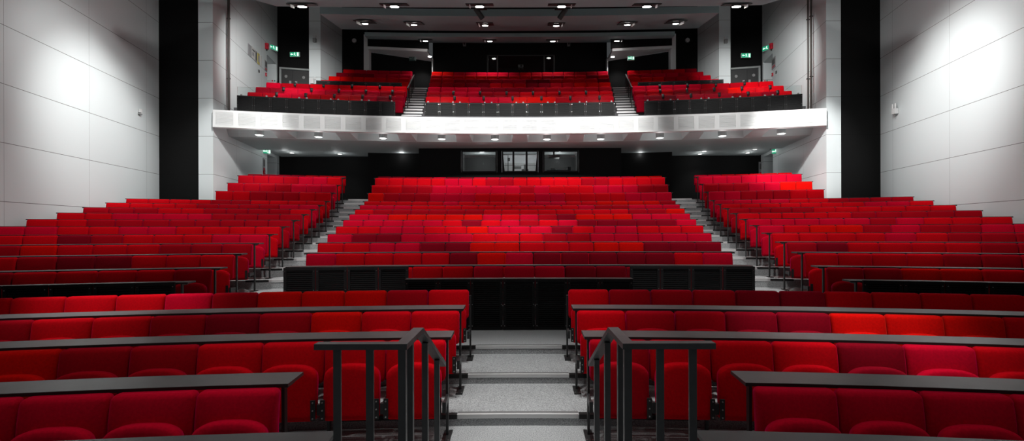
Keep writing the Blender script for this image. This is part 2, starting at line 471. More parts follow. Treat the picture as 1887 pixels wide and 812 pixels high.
# front of the middle block's first row, seven modules with a ledge on top
R = 7.07 + 18
wm = .472
for i in range(7):
    a = asin((-3 + i) * wm / R)
    slat_panel(R, CY, a, wm, .295, 1.04, M['panel'], f'black slatted panel, {ORD[i + 1]} from left of seven facing the centre aisle', 'black panels facing the centre aisle', 22)
ad = asin(1.67 / R)
ledge('black ledge behind the seven panels facing the centre aisle', 'ledges on the front panels', R + .045, CY, -ad, ad, 1.032, .291, None, .24, [-ad + .003, ad - .003], False)
# panels either side of the short first row
R = 7.93 + 18
for side, s in (('left', -1), ('right', 1)):
    for i in range(4):
        x = 1.80 + .485 * (i + .5)
        slat_panel(R, CY, s * asin(x / R), .482, .44, 1.165, M['panel_b'], f'black slatted panel, {ORD[i + 1]} of four counted outwards on the {side} of the short first row',
                   'black panels beside the short first row', 20)
# front of the side blocks
R = 7.12 + 18
for side, s in (('left', -1), ('right', 1)):
    for i in range(6):
        x = 4.74 + .48 * (i + .5); a = s * asin(x / R)
        if not visible(R, CY, s * asin((x - .24) / R), .6): continue
        slat_panel(R, CY, a, .478, .295, 1.045, M['panel'], f'black slatted panel, {ORD[i + 1]} from the aisle at the front of the {side} side block', 'black panels before the side blocks', 20)
    e0, e1 = s * asin(4.62 / (R + .05)), s * asin(8.1 / (R + .05))
    ledge(f'black ledge at the front of the {side} side block', 'ledges on the front panels', R + .05, CY, min(e0, e1), max(e0, e1), 1.034, .291, None, .24,
          [s * asin(4.7 / (R + .05))], False)

# ------------------------------------------------------------------ tiered floor
fl = MB()
LEV = [(-1.5, -.194 - .097), (1.66, -.194), (2.552, -.097 - .0), (3.436, 0.), (4.32, .097), (5.2, .194), (6.08, .291)] + [(UZ[k] - .4, UL[k]) for k in range(6, 19)]
LEV = [(a, z) for a, z in LEV]
for i, (y0, z) in enumerate(LEV):
    y1 = LEV[i + 1][0] if i + 1 < len(LEV) else 21.6
    r0, r1 = y0 + 18, y1 + 18
    xo = 9.2
    for _ in range(6):
        yy = CY + sqrt(max(1, r0 * r0 - xo * xo)); xo = wall_x(min(max(yy, 0), 15.2)) + .05
    if y0 > 16.: xo = 10.7
    a = asin(xo / r1)
    fl.sector(CY, r0, r1, -a, a, -.6, z)
# half steps in the aisles where the rake is double
NOSE = []
for k in range(6, 19):
    xi0 = (3.75 + .128 * (k - 6)) + .04; xi1 = 4.78 + .125 * (k - 5) - .08
    NOSE.append((UZ[k] - .4 + 18, UL[k], xi0, xi1))
    if k >= 15 + 0 and k <= 18 and k != 15 or k == 15:
        d = UL[k] - UL[k - 1]
        if d > .25:
            r0 = UZ[k] - .8 + 18; zz = UL[k - 1] + d / 2
            for s in (-1, 1):
                a0, a1 = s * asin((xi0 + .0) / r0), s * asin((xi1 + .02) / r0)
                fl.sector(CY, r0, r0 + .401, min(a0, a1), max(a0, a1), UL[k - 1] - .1, zz)
            NOSE.append((r0, zz, xi0, xi1))
struct('floor', fl, M['carpet'], 'grey carpeted tiers and aisle steps of the raked stalls')

tn = 0
def nosing(cy, R, a0, a1, z, insert=True, d=.055, drop=.03):
    global tn; tn += 1
    b = MB(); b.sector(cy, R - .006, R + d, a0, a1, z + .0005, z + .006, 0, .02)
    b.sector(cy, R - .006, R - .001, a0, a1, z - drop, z + .0005, 0, .02)
    if insert: b.sector(cy, R + d * .5, R + d + .012, a0, a1, z + .0062, z + .0075, 1, .02)
    struct(f'trim_{tn}', b, [M['alu'], M['alu_dark']], 'aluminium nosing strip on the edge of a carpeted step')
for (y, z) in ((2.552, -.097), (3.436, 0.), (4.32, .097), (5.2, .194), (6.08, .291)):
    nosing(CY, y + 18, -.54 / (y + 18), .54 / (y + 18), z)
    for s in (-1, 1):
        tn += 1; b = MB(); a0, a1 = s * .545 / (y + 18), s * 1.6 / (y + 18)
        b.sector(CY, y + 18 - .006, y + 18 + .05, min(a0, a1), max(a0, a1), z + .0005, z + .005)
        b.sector(CY, y + 18 - .006, y + 18 - .001, min(a0, a1), max(a0, a1), z - .035, z + .0005)
        struct(f'trim_{tn}', b, M['black_edge'], 'black edge strip of a carpeted step under the seats')
for (R, z, x0, x1) in NOSE:
    for s in (-1, 1):
        a0, a1 = s * asin(x0 / R), s * asin((x1 - .12) / R)
        nosing(CY, R, min(a0, a1), max(a0, a1), z, False, .07, .045)
        tn += 1; b = MB(); a0, a1 = s * asin((x1 - .118) / R), s * asin((x1 + .3) / R)
        b.sector(CY, R - .006, R + .05, min(a0, a1), max(a0, a1), z + .0005, z + .005)
        b.sector(CY, R - .006, R - .001, min(a0, a1), max(a0, a1), z - .03, z + .0005)
        struct(f'trim_{tn}', b, M['black_edge'], 'black edge strip of an aisle step under the side seats')

# round floor vents beside the centre aisle
for side, s in (('left', -1), ('right', 1)):
    for (x, y, z, r) in ((.80, 4.62, .098, 'second'), (.80, 5.5, .195, 'third')):
        b = MB(); b.cyl((0, 0, .003), .105, .006, 0, 28); 
        for rr in (.03, .05, .07):
            n = 24
            for i in range(n):
                if i % 6 == 0: continue
                a = 2 * pi * i / n
                b.box((rr * cos(a), rr * sin(a), .0065), (.008, 2 * pi * rr / n * 1.05, .002), 1, None, a)
        o = b.obj('floor_vent', [M['steel'], M['black_edge']], None); o.location = (s * x, y, z)
        tag(o, f'round floor vent in the carpet behind the {r} row end, {side} of the centre aisle', 'vent', 'round floor vents')

# ------------------------------------------------------------------ handrails
for side, s in (('left', -1), ('right', 1)):
    r = thing('handrail', f'grey painted steel guard rail with flat posts on the {side} of the centre aisle', 'handrail', (0, 0, 0), 0, 'steel guard rails')
    x1, x0 = s * .535, s * .945; Y0 = 2.30; zt = 1.205
    b = MB()
    b.prism([(x0, Y0 - .028), (x1 + s * -.0, Y0 - .028), (x1 - s * .028, Y0 - .028), (x1 - s * .028, 2.66), (x1 + s * .028, 2.66), (x1 + s * .028, Y0 + .028), (x0, Y0 + .028)], zt - .028, zt)
    lo = [(x1 - .028, 2.66, zt - .028), (x1 + .028, 2.66, zt - .028), (x1 + .028, 3.45, zt - .435), (x1 - .028, 3.45, zt - .435)]
    hi = [(p[0], p[1], p[2] + .032) for p in lo]
    hi[0] = (lo[0][0], 2.66, zt); hi[1] = (lo[1][0], 2.66, zt)
    b.hexa(lo, hi)
    b.obj('top_rail', M['rail'], r)
    for (x, y, w) in ((s * .845, Y0, .036), (s * .69, Y0, .036), (x1, Y0, .036), (x1, 2.455, .034), (x1, 2.84, .034), (x1, 3.24, .034)):
        z1 = zt - .028 if y < 2.67 else zt - .028 - .407 * (y - 2.66) / .79 - .004
        z0 = -.194 if y < 2.55 else -.097
        p = MB(); p.box((x, y, (z0 + z1) / 2), (w, .012 if abs(x) > .6 else w * .9, z1 - z0)); p.obj('post', M['rail'], r)

# ------------------------------------------------------------------ hall walls
def mirror(pts, s): return [(x * -s, y) for x, y in pts] if s > 0 else list(pts)
HT = 12.2
def X1(Y): return -(8.8 + .167 * Y)
def X2(Y): return -(7.1 + .167 * Y)
for side, s in (('left', -1), ('right', 1)):
    mm = lambda p: mirror(p, s)
    b = MB(); b.prism(mm([(X1(.5), .5), (X1(15.2), 15.2), (X1(15.2) - .3, 15.2), (X1(.5) - .3, .5)]), -.6, HT)
    struct(f'wall_{side}', b, M['white_wall'], f'white boarded wall along the {side} of the stalls')
    b = MB(); b.prism(mm([(X1(15.2) - .3, 15.2), (-10.1, 15.2), (-10.1, 15.5), (X1(15.2) - .3, 15.5)]), -.2, HT)
    struct(f'wall_{side}_black_strip', b, M['black_board'], f'tall black strip of wall on the {side} of the hall')
    b = MB(); b.prism(mm([(-10.1, 15.2), (-9.64, 15.2), (X2(19.95), 19.95), (X2(19.95) - .3, 19.95), (-10.1, 15.5)]), -.2, HT)
    # piece over and between the two doorways
    yA, yB = 19.95, 21.1
    seg = [(X2(yA), yA), (X2(yB), yB), (X2(yB) - .3, yB), (X2(yA) - .3, yA)]
    b.prism(mm(seg), 9.05, HT); b.prism(mm(seg), 4.95, 6.75)
    b.prism(mm([(X2(yB), yB), (X2(21.7), 21.7), (X2(21.7) - .3, 21.7), (X2(yB) - .3, yB)]), -.2, HT)
    # reveals of the doorways
    for z0, z1 in ((2.9, 4.95), (6.75, 9.05)):
        b.prism(mm([(X2(yB) - .3, yB), (X2(yB) - .3, yB + .1), (X2(yB) - 1.1, yB + .1), (X2(yB) - 1.1, yB)]), z0 - .2, z1 + .1)
        b.prism(mm([(X2(yA) - .3, yA), (X2(yB) - .3, yB), (X2(yB) - 1.1, yB), (X2(yA) - 1.1, yA)]), z1, z1 + .1)
        b.prism(mm([(X2(yA) - .3, yA - .1), (X2(yA) - .3, yA), (X2(yA) - 1.1, yA), (X2(yA) - 1.1, yA - .1)]), z0 - .2, z1 + .1)
    struct(f'wall_{side}_rear', b, M['white_wall'], f'white wall and doorway reveals at the rear {side} of the hall')
    for q, (z0, z1) in enumerate(((2.9, 4.94), (6.6, 9.04))):
        d = MB(); d.prism(mm([(X2(yA) - .78, yA + .01), (X2(yB) - .78, yB - .01), (X2(yB) - .84, yB - .01), (X2(yA) - .84, yA + .01)]), z0, z1)
        struct(f'door_{1 + q + (2 if s > 0 else 0)}', d, M['door'], f'dark door leaf in the {side} doorway ' + ('under' if q == 0 else 'on') + ' the balcony')

# black rear walls of the stalls
for side, s in (('left', -1), ('right', 1)):
    mm = lambda p: mirror(p, s)
    b = MB()
    b.prism(mm([(-10.7, 21.45), (-6.28, 21.45), (-6.28, 21.65), (-10.7, 21.65)]), 2.5, 5.2)
    b.prism(mm([(-6.28, 19.97), (-3.73, 19.97), (-3.73, 20.17), (-6.08, 20.17), (-6.08, 21.65), (-6.28, 21.65)]), 2.5, 5.2)
    struct(f'wall_{side}_stalls_rear', b, M['black_alcove'], f'black rear wall of the stalls on the {side}')
b = MB(); YW = 18.78
HX, HZ0, HZ1 = 2.29, 4.02, 4.87
b.box((0, YW + .1, 3.26), (2 * 3.93, .2, 2 * (HZ0 - 3.26)))
b.box((0, YW + .1, (HZ1 + 5.15) / 2), (2 * 3.93, .2, 5.15 - HZ1))
for s in (-1, 1):
    b.box((s * (HX + 3.93) / 2, YW + .1, (HZ0 + HZ1) / 2), (3.93 - HX, .2, HZ1 - HZ0))
    b.box((s * .80, YW + .1, (HZ0 + HZ1) / 2), (.17, .2, HZ1 - HZ0))
    b.box((s * 3.83, YW + .8, 3.83), (.2, 1.2, 2.64))
struct('wall_rear_booth', b, M['black_wall'], 'black rear wall with three projection windows under the balcony')
# booth interior
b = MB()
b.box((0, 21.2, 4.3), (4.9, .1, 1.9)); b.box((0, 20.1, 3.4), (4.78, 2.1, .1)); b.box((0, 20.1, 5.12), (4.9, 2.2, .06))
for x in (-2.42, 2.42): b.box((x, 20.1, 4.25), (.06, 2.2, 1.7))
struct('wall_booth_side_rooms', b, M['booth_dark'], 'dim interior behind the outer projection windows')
b = MB()
for x in (-.9, .9): b.box((x, 20.08, 4.25), (.05, 2.1, 1.66))
b.box((0, 20.55, 4.25), (1.7, .05, 1.66))
struct('wall_booth_middle_room', b, M['booth'], 'grey lit interior behind the middle projection window')
for i, (x0, x1) in enumerate(((-2.27, -.90), (-.70, .70), (.90, 2.27))):
    f = MB(); xm = (x0 + x1) / 2; fw = .05
    for x in (x0 + fw / 2, x1 - fw / 2): f.box((x, YW - .01, (HZ0 + HZ1) / 2), (fw, .06, HZ1 - HZ0))
    for z in (HZ0 + fw / 2, HZ1 - fw / 2): f.box((xm, YW - .01, z), (x1 - x0 - 2 * fw, .06, fw))
    if i == 1:
        for x in (-.255, .255): f.box((x, YW - .012, (HZ0 + HZ1) / 2), (.075, .062, HZ1 - HZ0 - 2 * fw))
        for s in (-1, 1):
            f.hexa([(s * .66 - .04, YW - .03, HZ0 + .05), (s * .60 + .0, YW - .03, HZ0 + .05), (s * .60, YW + .02, HZ0 + .05), (s * .66 - .04, YW + .02, HZ0 + .05)] if s < 0 else
                   [(s * .60, YW - .03, HZ0 + .05), (s * .66 + .04, YW - .03, HZ0 + .05), (s * .66 + .04, YW + .02, HZ0 + .05), (s * .60, YW + .02, HZ0 + .05)],
                   [(-.7, YW - .03, HZ1 - .05), (-.665, YW - .03, HZ1 - .05), (-.665, YW + .02, HZ1 - .05), (-.7, YW + .02, HZ1 - .05)] if s < 0 else
                   [(.665, YW - .03, HZ1 - .05), (.7, YW - .03, HZ1 - .05), (.7, YW + .02, HZ1 - .05), (.665, YW + .02, HZ1 - .05)])
    w = struct(f'window_{i + 1}', f, M['panel'], ('first', 'middle', 'last')[i] + ' projection booth window under the balcony')
    g = MB(); g.box((xm, YW + .03, (HZ0 + HZ1) / 2), (x1 - x0 - .1, .008, HZ1 - HZ0 - .1)); g.obj('pane', M['pane'], w)
o = MB(); o.box((-1.6, 19.15, 4.10), (1.36, .35, .04)); oo = o.obj('booth_counter', M['white']); tag(oo, 'white counter edge inside the left projection window', 'counter')
def boxes(name, specs, mats, label, cat, group=None):
    b = MB()
    for c, d, mi in specs: b.box(c, d, mi)
    ob = b.obj(name, mats); return tag(ob, label, cat, group)
b = MB(); b.cyl((.2, 19.6, 3.87), .03, .7, 0, 10); b.cyl((.2, 19.6, 4.18), .14, .12, 0, 14); b.box((.2, 19.68, 4.32), (.09, .03, .26)); b.cyl((.2, 19.6, 3.475), .2, .03, 0, 14)
tag(b.obj('office_chair', M['gear']), 'dark swivel stool seen through the middle projection window', 'chair')
boxes('desk_lamp', [((-.48, 19.3, 3.68), (.16, .12, .44), 0), ((-.48, 19.3, 4.32), (.03, .03, .9), 0), ((-.45, 19.3, 4.6), (.1, .06, .12), 0)], M['gear'], 'dark lamp on a stand behind the left strip of the middle window', 'lamp')
boxes('equipment_rack', [((1.5, 19.4, 3.81), (.9, .5, .7), 0), ((1.3, 19.3, 4.2), (.16, .2, .1), 1), ((1.6, 19.3, 4.19), (.3, .2, .05), 2), ((1.95, 19.3, 4.22), (.14, .2, .14), 0)], [M['gear'], M['gear_grey'], M['white']], 'dark equipment rack behind the right projection window', 'rack')
boxes('whiteboard', [((0, 20.512, 4.42), (1.3, .02, .42), 0), ((0, 20.5, 4.53), (1.34, .02, .015), 1), ((-.1, 20.495, 4.43), (.3, .01, .12), 1)], [M['gear_grey'], M['gear']], 'grey notice board on the back wall behind the middle projection window', 'board')
boxes('projector', [((1.35, 19.3, 4.70), (.42, .4, .1), 0), ((1.35, 19.3, 4.84), (.06, .06, .19), 0)], M['gear'], 'dark projector hung inside the right projection window', 'projector')

# ------------------------------------------------------------------ balcony
RF = 40.0; CF = 16.2 - RF
def fa(x): return asin(x / RF)
FZ0, FZ1 = 5.006, 5.545
b = MB(); aw = fa(9.55)
b.sector(CF, RF + .03, RF + .22, -aw, aw, FZ0, FZ1, 0, .01)
fas = struct('wall_balcony_front', b, M['fascia'], 'white curved balcony front with slotted grilles')
n = 30; wg = 2 * aw / n
e = MB()
for i in range(n + 1):
    a = -aw + wg * i; hw = .075 / RF
    e.sector(CF, RF, RF + .03, max(-aw, a - hw), min(aw, a + hw), FZ0, FZ1, 0, .02)
e.sector(CF, RF, RF + .03, -aw, aw, FZ1 - .075, FZ1, 0, .01); e.sector(CF, RF, RF + .03, -aw, aw, FZ0, FZ0 + .07, 0, .01)
e.obj('front_frame', M['fascia'], fas)
for i in range(n):
    g = MB(); a = -aw + wg * (i + .5); h = FZ1 - FZ0 - .145
    for j in range(10):
        z = FZ0 + .07 + h * (j + .5) / 10
        g.sector(CF, RF + .004, RF + .026, a - wg / 2 + .078 / RF, a + wg / 2 - .078 / RF, z - h * .0355, z + h * .0355, 0, .02)
    g.obj('grille', M['fascia'], fas)
# balcony slab with coffers
def soff(mb, pts, mi=0): mb.add(pts, [tuple(range(len(pts)))], mi)
b = MB()
aS = fa(9.75)
b.sector(CF, RF + .22, RF + 1.0, -aS, aS, 5.40, 5.5, 0, .02)
# slanting back faces and flat soffit behind
nseg = 40
for i in range(nseg):
    a0 = -aS + 2 * aS * i / nseg; a1 = -aS + 2 * aS * (i + 1) / nseg
    def P(r, a, z): return (r * sin(a), CF + r * cos(a), z)
    b.hexa([P(RF + .85, a0, 5.40), P(RF + .85, a1, 5.40), P(RF + 1.35, a1, 5.40), P(RF + 1.35, a0, 5.40)][::1],
           [P(RF + .85, a0, 5.5), P(RF + .85, a1, 5.5), P(RF + 1.35, a1, 5.5), P(RF + 1.35, a0, 5.5)])
    b.hexa([P(RF + 1.30, a0, 4.96), P(RF + 1.30, a1, 4.96), P(RF + 1.5, a1, 4.96), P(RF + 1.5, a0, 4.96)],
           [P(RF + .95, a0, 5.41), P(RF + .95, a1, 5.41), P(RF + 1.5, a1, 5.41), P(RF + 1.5, a0, 5.41)])
b.sector(CF, RF + 1.5, RF + 4.0, -aS, aS, 4.96, 5.5, 0, .02)
lo = [(-10.9, 18.4, 5.06), (10.9, 18.4, 5.06), (10.9, 21.8, 5.06), (-10.9, 21.8, 5.06)]
b.box((0, 20.2, 5.25), (21.2, 3.2, .36))
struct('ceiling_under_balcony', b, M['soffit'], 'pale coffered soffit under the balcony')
# beams between the coffers
bmx = [0, 1.93, 3.86, 5.82, 7.78]
for x in sorted(set([-v for v in bmx] + bmx)):
    q = MB(); a = fa(x); hw0, hw1 = .235, .29
    pts = []
    T = Matrix.Translation((RF * sin(a), CF + RF * cos(a), 0)) @ Matrix.Rotation(-a, 4, 'Z')
    loc = [(-hw0, .22, 5.0), (hw0, .22, 5.0), (hw1, 1.32, 4.965), (-hw1, 1.32, 4.965)]; hic = [(-hw0 - .12, .22, 5.42), (hw0 + .12, .22, 5.42), (hw1 + .12, 1.32, 5.42), (-hw1 - .12, 1.32, 5.42)]
    q.hexa([tuple(T @ Vector(p)) for p in loc], [tuple(T @ Vector(p)) for p in hic])
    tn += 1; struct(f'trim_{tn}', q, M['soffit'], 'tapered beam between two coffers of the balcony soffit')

def downlight(px, py, z=None, Y=None, big=True, label='', grp=''):
    p = unproj(px, py, Y=Y) if z is None else unproj(px, py, Z=z)
    r = thing('downlight', label, 'light', tuple(p), 0, grp)
    k = MB()
    if big: k.cyl((0, 0, .10), .135, .26, 0, 24)
    else: k.cyl((0, 0, .005), .11, .03, 0, 20)
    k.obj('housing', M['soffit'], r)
    l = MB(); zz = -.036 if big else -.014
    l.cyl((0, 0, zz), .10 if big else .075, .01, 0, 18); l.obj('lens', M['lamp_soft'], r)
    return p
spots_b = []
for i, (px, py, Y) in enumerate(((478, 247, 15.75), (587, 250.5, 16.2), (706, 253, 16.55), (814, 254.5, 16.7), (912, 255, 16.75), (1008, 255, 16.75), (1107, 254.5, 16.7), (1216, 252.5, 16.55), (1331, 249, 16.2), (1440, 244.5, 15.75))):
    side = 'left' if i < 5 else 'right'; nn = i + 1 if i < 5 else 10 - i
    p = downlight(px, py, None, Y, True, f'white can downlight in the balcony coffers, {ORD[nn]} from the {side} wall', 'can downlights under the balcony front')
    spots_b.append(p)
for i, (px, py) in enumerate(((525, 274.5), (538, 281), (618, 278), (626, 283))):
    for side in ('left', 'right'):
        x = px if side == 'left' else 1916 - px
        p = downlight(x, py, 5.05, None, False, f'small flush downlight, {ORD[i + 1]} of four on the {side} of the low soffit', 'flush downlights in the low soffit')
        spots_b.append(p)
for side, x in (('left', 740), ('right', 1180)):
    spots_b.append(downlight(x, 277, 5.05, None, False, f'small flush downlight over the black alcove on the {side}', 'flush downlights in the low soffit'))

# balcony floor tiers
CB = -42.0
BZ = {j: 17.2 + .8 * (j - 1) for j in range(1, 8)}; BL = {j: 5.63 + .41 * (j - 1) for j in range(1, 8)}
b = MB()
aS2 = fa(9.75)
b.sector(CF, RF + .22, RF + 1.4, -aS2, aS2, 5.5, 5.545, 0, .02)
for j in range(1, 8):
    y0 = BZ[j] - .45; y1 = y0 + .8 if j < 7 else 24.5
    if j == 1: y0 -= .35
    for (x0, x1) in ((-10.4, -8.3), (-8.3, 8.3), (8.3, 10.4)):
        if abs(x0 + x1) > 5 and j > 3: continue
        yy = 20.6 if j == 3 and abs(x0 + x1) > 5 else y1
        b.sector(CB, y0 + 42, y1 + 42, asin(x0 / (y1 + 42)), asin(x1 / (y1 + 42)), 5.3, BL[j], 0, .02)
for s in (-1, 1): b.prism([(s * 8.2, 18.0), (s * 10.4, 18.0), (s * 10.4, 21.3), (s * 8.2, 21.3)], 5.4, BL[3] - .002)
BN = []
for j in range(2, 8):
    x0 = 3.35 + .12 * (j - 1) + .03; x1 = 4.1 + .13 * (j - 1) - .03
    R0 = BZ[j] - .45 + 42
    BN.append((R0, BL[j], x0, x1)); BN.append((R0 - .4, BL[j] - .205, x0 - .03, x1 - .03))
    for s in (-1, 1):
        a0, a1 = s * asin(x0 / R0), s * asin(x1 / R0)
        b.sector(CB, R0 - .4, R0 + .001, min(a0, a1), max(a0, a1), BL[j] - .5, BL[j] - .205)
x0, x1 = 4.2, 4.9
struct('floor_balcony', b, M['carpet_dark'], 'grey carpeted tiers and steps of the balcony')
for (R, z, x0, x1) in BN:
    for s in (-1, 1):
        a0, a1 = s * asin(x0 / R), s * asin(x1 / R)
        nosing(CB, R, min(a0, a1), max(a0, a1), z, False, .10, .05)

# balcony seats (with the rear stalls: one far mass) and ledges
def brow(j, x0, x1, box_every=0):
    R = BZ[j] + 42; a0, a1 = asin(x0 / R), asin(x1 / R)
    n = max(1, round((a1 - a0) * R / .495)); w = (a1 - a0) / n
    cl = colours(n)
    for i in range(n):
        a = a0 + w * (i + .5); far_seat(R, CB, a, w * R, BL[j], .85, cl[i])
        if box_every and i % 2 == 1 and i < n - 1:
            ab = a0 + w * (i + 1)
            FAR.box((R * sin(ab), CB + R * cos(ab) - .06, BL[j] + .80), (.085, .12, .15), 5, None, -ab)
    return a0, a1
for j in range(1, 8):
    xc = 3.32 + .11 * (j - 1)
    a0, a1 = brow(j, -xc, xc, 1 if j <= 2 else 0)
    R = BZ[j] + 42
    if j >= 3 and j < 7:
        ledge(f'dark narrow ledge behind the {ORD[j]} row of balcony seats, centre', 'ledges on the balcony', R, CB, a0, a1, BL[j] + .845, BL[j], None, .16, [a0 + .0005, a1 - .0005], False)
    for side, s in (('left', -1), ('right', 1)):
        xi = 4.06 + .13 * (j - 1); xo = {1: 9.25, 2: 9.4, 3: 9.45}.get(j, 7.85)
        aa, bb = brow(j, *sorted((s * xi, s * xo)), 1 if j <= 3 else 0)
        if j >= 4 and j < 7:
            ledge(f'dark narrow ledge behind the {ORD[j]} row of balcony seats, {side}', 'ledges on the balcony', R, CB, aa, bb, BL[j] + .845, BL[j], None, .16, [aa + .0005, bb - .0005], False)
fo = FAR.obj('tip_up_seat_rear_rows', [REDS[c] for c in RK] + [M['hinge']], None, True)
tag(fo, 'red tip-up seats filling the rear stalls rows and the balcony', 'seats', None, 'stuff')

# charcoal slatted balcony panels with glass above
RP = RF + .62
def bpanels(x0, x1, n, where, z0=5.56, z1=6.19):
    a0, a1 = asin(x0 / RP), asin(x1 / RP); w = (a1 - a0) / n
    for i in range(n):
        slat_panel(RP, CF, a0 + w * (i + .5), w * RP - .004, z0, z1, M['panel_c'], f'charcoal slatted balcony panel, {ORD[i + 1]} from left in the {where} run', f'slatted balcony panels, {where} run', 14)
    m = n // 2
    for i in range(m):
        ga0 = a0 + (a1 - a0) * i / m; ga1 = a0 + (a1 - a0) * (i + 1) / m
        r = thing('glass_guard', f'clear glass guard pane above the slatted panels, {ORD[i + 1]} from left in the {where} run', 'glass pane', (0, 0, 0), 0, f'glass guard panes, {where} run')
        g = MB(); g.sector(CF, RP + .03, RP + .042, ga0 + .008 / RP, ga1 - .008 / RP, z1 + .012, z1 + .29, 0, .02); g.obj('pane', M['glass'], r)
        for a in (ga0 + .12 / RP, ga1 - .12 / RP):
            c = MB(); c.box((0, 0, 0), (.05, .05, .045)); co = c.obj('clamp', M['gear_grey'], r); co.location = ((RP + .036) * sin(a), CF + (RP + .036) * cos(a), z1 + .024); co.rotation_euler = (0, 0, -a)
bpanels(-3.29, 3.29, 13, 'centre')
bpanels(-9.22, -4.27, 10, 'left')
bpanels(4.27, 9.22, 10, 'right')
# dark wall before the upper side rows
for side, s in (('left', -1), ('right', 1)):
    Rw = 19.12 + 42; n = 7
    for i in range(n):
        x = 4.62 + (7.85 - 4.62) * (i + .5) / n
        slat_panel(Rw, CB, s * asin(x / Rw), (7.85 - 4.62) / n - .003, 6.87, 7.56, M['panel_c'], f'charcoal panel before the upper side rows, {ORD[i + 1]} from the {side} balcony aisle', f'panels before the upper {side} balcony rows', 14)
    # aisle handrail
    r = thing('stair_handrail', f'black handrail with posts beside the {side} balcony steps', 'handrail', (0, 0, 0), 0, 'balcony stair handrails')
    p0 = (s * 4.12, 17.75, BL[2] + .95); p1 = (s * 4.66, 21.3, BL[6] + .95)
    h = MB(); h.bar(p0, p1, .04, .04); h.obj('rail', M['hinge'], r)
    for t in (0.02, .25, .5, .75, .98):
        q = [p0[i] + (p1[i] - p0[i]) * t for i in range(3)]
        h = MB(); h.box((q[0], q[1], q[2] - .55), (.03, .03, 1.08)); h.obj('post', M['hinge'], r)

# ------------------------------------------------------------------ balcony rear
for side, s in (('left', -1), ('right', 1)):
    mm = lambda p: mirror(p, s)
    DT = Matrix.Translation((s * 10.60, 21.12, 0)) @ Matrix.Rotation(-s * .22, 4, 'Z')
    b = MB(); b.box((-s * -.08, .2, 8.8), (.3, .16, 6.8), 0, DT); b.box((-s * .9, .2, 10.6), (1.7, .16, 3.26), 0, DT)
    struct(f'wall_{side}_balcony_doors', b, M['black_wall'], f'black wall over the double doors on the {side} of the balcony')
    b = MB(); b.prism(mm([(-8.98, 20.6), (-8.49, 20.6), (-8.17, 22.3), (-8.6, 22.3), (-8.98, 21.4)]), 5.4, HT)
    struct(f'wall_{side}_balcony_column', b, M['white_wall'], f'white column and side wall at the rear {side} of the balcony')
    b = MB(); b.prism(mm([(-8.6, 22.25), (-7.1, 22.25), (-7.1, 22.45), (-8.6, 22.45)]), 5.4, HT)
    struct(f'wall_{side}_balcony_rear', b, M['black_wall'], f'black rear wall beside the {side} balcony exit')
    b = MB(); b.prism(mm([(-7.02, 21.75), (-6.78, 21.75), (-6.78, 22.45), (-7.12, 22.45), (-7.12, 22.2)]), 5.4, 10.6)
    struct(f'wall_{side}_exit_pier', b, M['white'], f'narrow white pier at the {side} balcony exit')
    # sloping soffit over the exit lobby, black wall behind it
    b = MB(); b.prism(mm([(-6.8, 21.62), (-4.2, 21.95), (-4.2, 23.3), (-6.8, 22.0)]), 9.9, 10.02)
    struct(f'ceiling_{side}_exit', b, M['white'], f'white lobby ceiling over the {side} balcony exit')
    b = MB(); b.prism(mm([(-7.1, 21.9), (-4.15, 23.3), (-4.15, 23.5), (-7.1, 22.1)]), 5.6, 9.9)
    b.prism(mm([(-6.8, 21.6), (-4.14, 21.93), (-4.14, 22.03), (-6.8, 21.72)]), 10.02, 11.2)
    struct(f'wall_{side}_exit', b, M['black_wall'], f'black wall of the {side} balcony exit lobby')
    b = MB(); b.box((s * 4.15, 23.05, 8.6), (.05, .3, 2.7)); 
    tn += 1; struct(f'trim_{tn}', b, M['frame_grey'], f'pale metal edge of the centre rear wall at the {side} exit')
    # double doors
    z0, z1 = 6.46, 8.87
    dr = MB()
    dr.box((-s * .10, .15, (z0 + 8.97) / 2), (.075, .14, 8.97 - z0), 0, DT); dr.box((-s * 1.52, .15, (z0 + 8.97) / 2), (.075, .14, 8.97 - z0), 0, DT)
    dr.box((-s * .81, .15, 8.93), (1.34, .14, .075), 0, DT)
    fr = struct(f'door_{5 if s < 0 else 6}', dr, M['frame_grey'], f'double doors in a grey frame on the {side} of the balcony')
    for q, (xa, xb) in enumerate(((.145, .58), (.59, 1.475))):
        l = MB(); l.box((-s * (xa + xb) / 2, .2, (z0 + z1) / 2), (xb - xa, .05, z1 - z0), 0, DT); lo_ = l.obj('door_leaf', M['door'], fr)
        h = MB(); h.box((-s * (.49 if q == 0 else .73), .165, 8.05), (.085, .02, .72), 0, DT); h.obj('push_plate', M['steel'], lo_)
        c = MB(); c.cyl(tuple(DT @ Vector((-s * (.32 if q == 0 else 1.04), .165, 8.60))), .065, .012, 0, 16, Matrix.Rotation(pi / 2, 4, 'X')); c.obj('door_disc', M['gear_grey'], lo_)

# centre rear wall with the control window
b = MB(); YR = 23.2
b.box((-2.87, YR + .1, 8.4), (2.62, .2, 6.0)); b.box((2.92, YR + .1, 8.4), (2.5, .2, 6.0))
b.box((.05, YR + .1, 10.8), (3.24, .2, 1.24)); b.box((.05, YR + .1, 7.2), (3.24, .2, 3.6))
struct('wall_rear_balcony', b, M['black_wall'], 'black rear wall of the balcony with a control room window')
b = MB(); b.box((.05, 25.6, 9.6), (4, .1, 2)); b.box((.05, 24.5, 8.95), (4, 2.2, .1)); b.box((.05, 24.5, 10.4), (4, 2.2, .1))
for x in (-1.8, 1.9): b.box((x, 24.5, 9.6), (.1, 2.2, 1.6))
struct('wall_control_room', b, M['gear'], 'dark interior of the control room above the balcony')
b = MB()
for x in (-1.54, -1.08, 1.17, 1.64): b.box((x, YR - .02, 9.6), (.07, .08, 1.15))
b.box((.05, YR - .02, 10.15), (3.25, .08, .05))
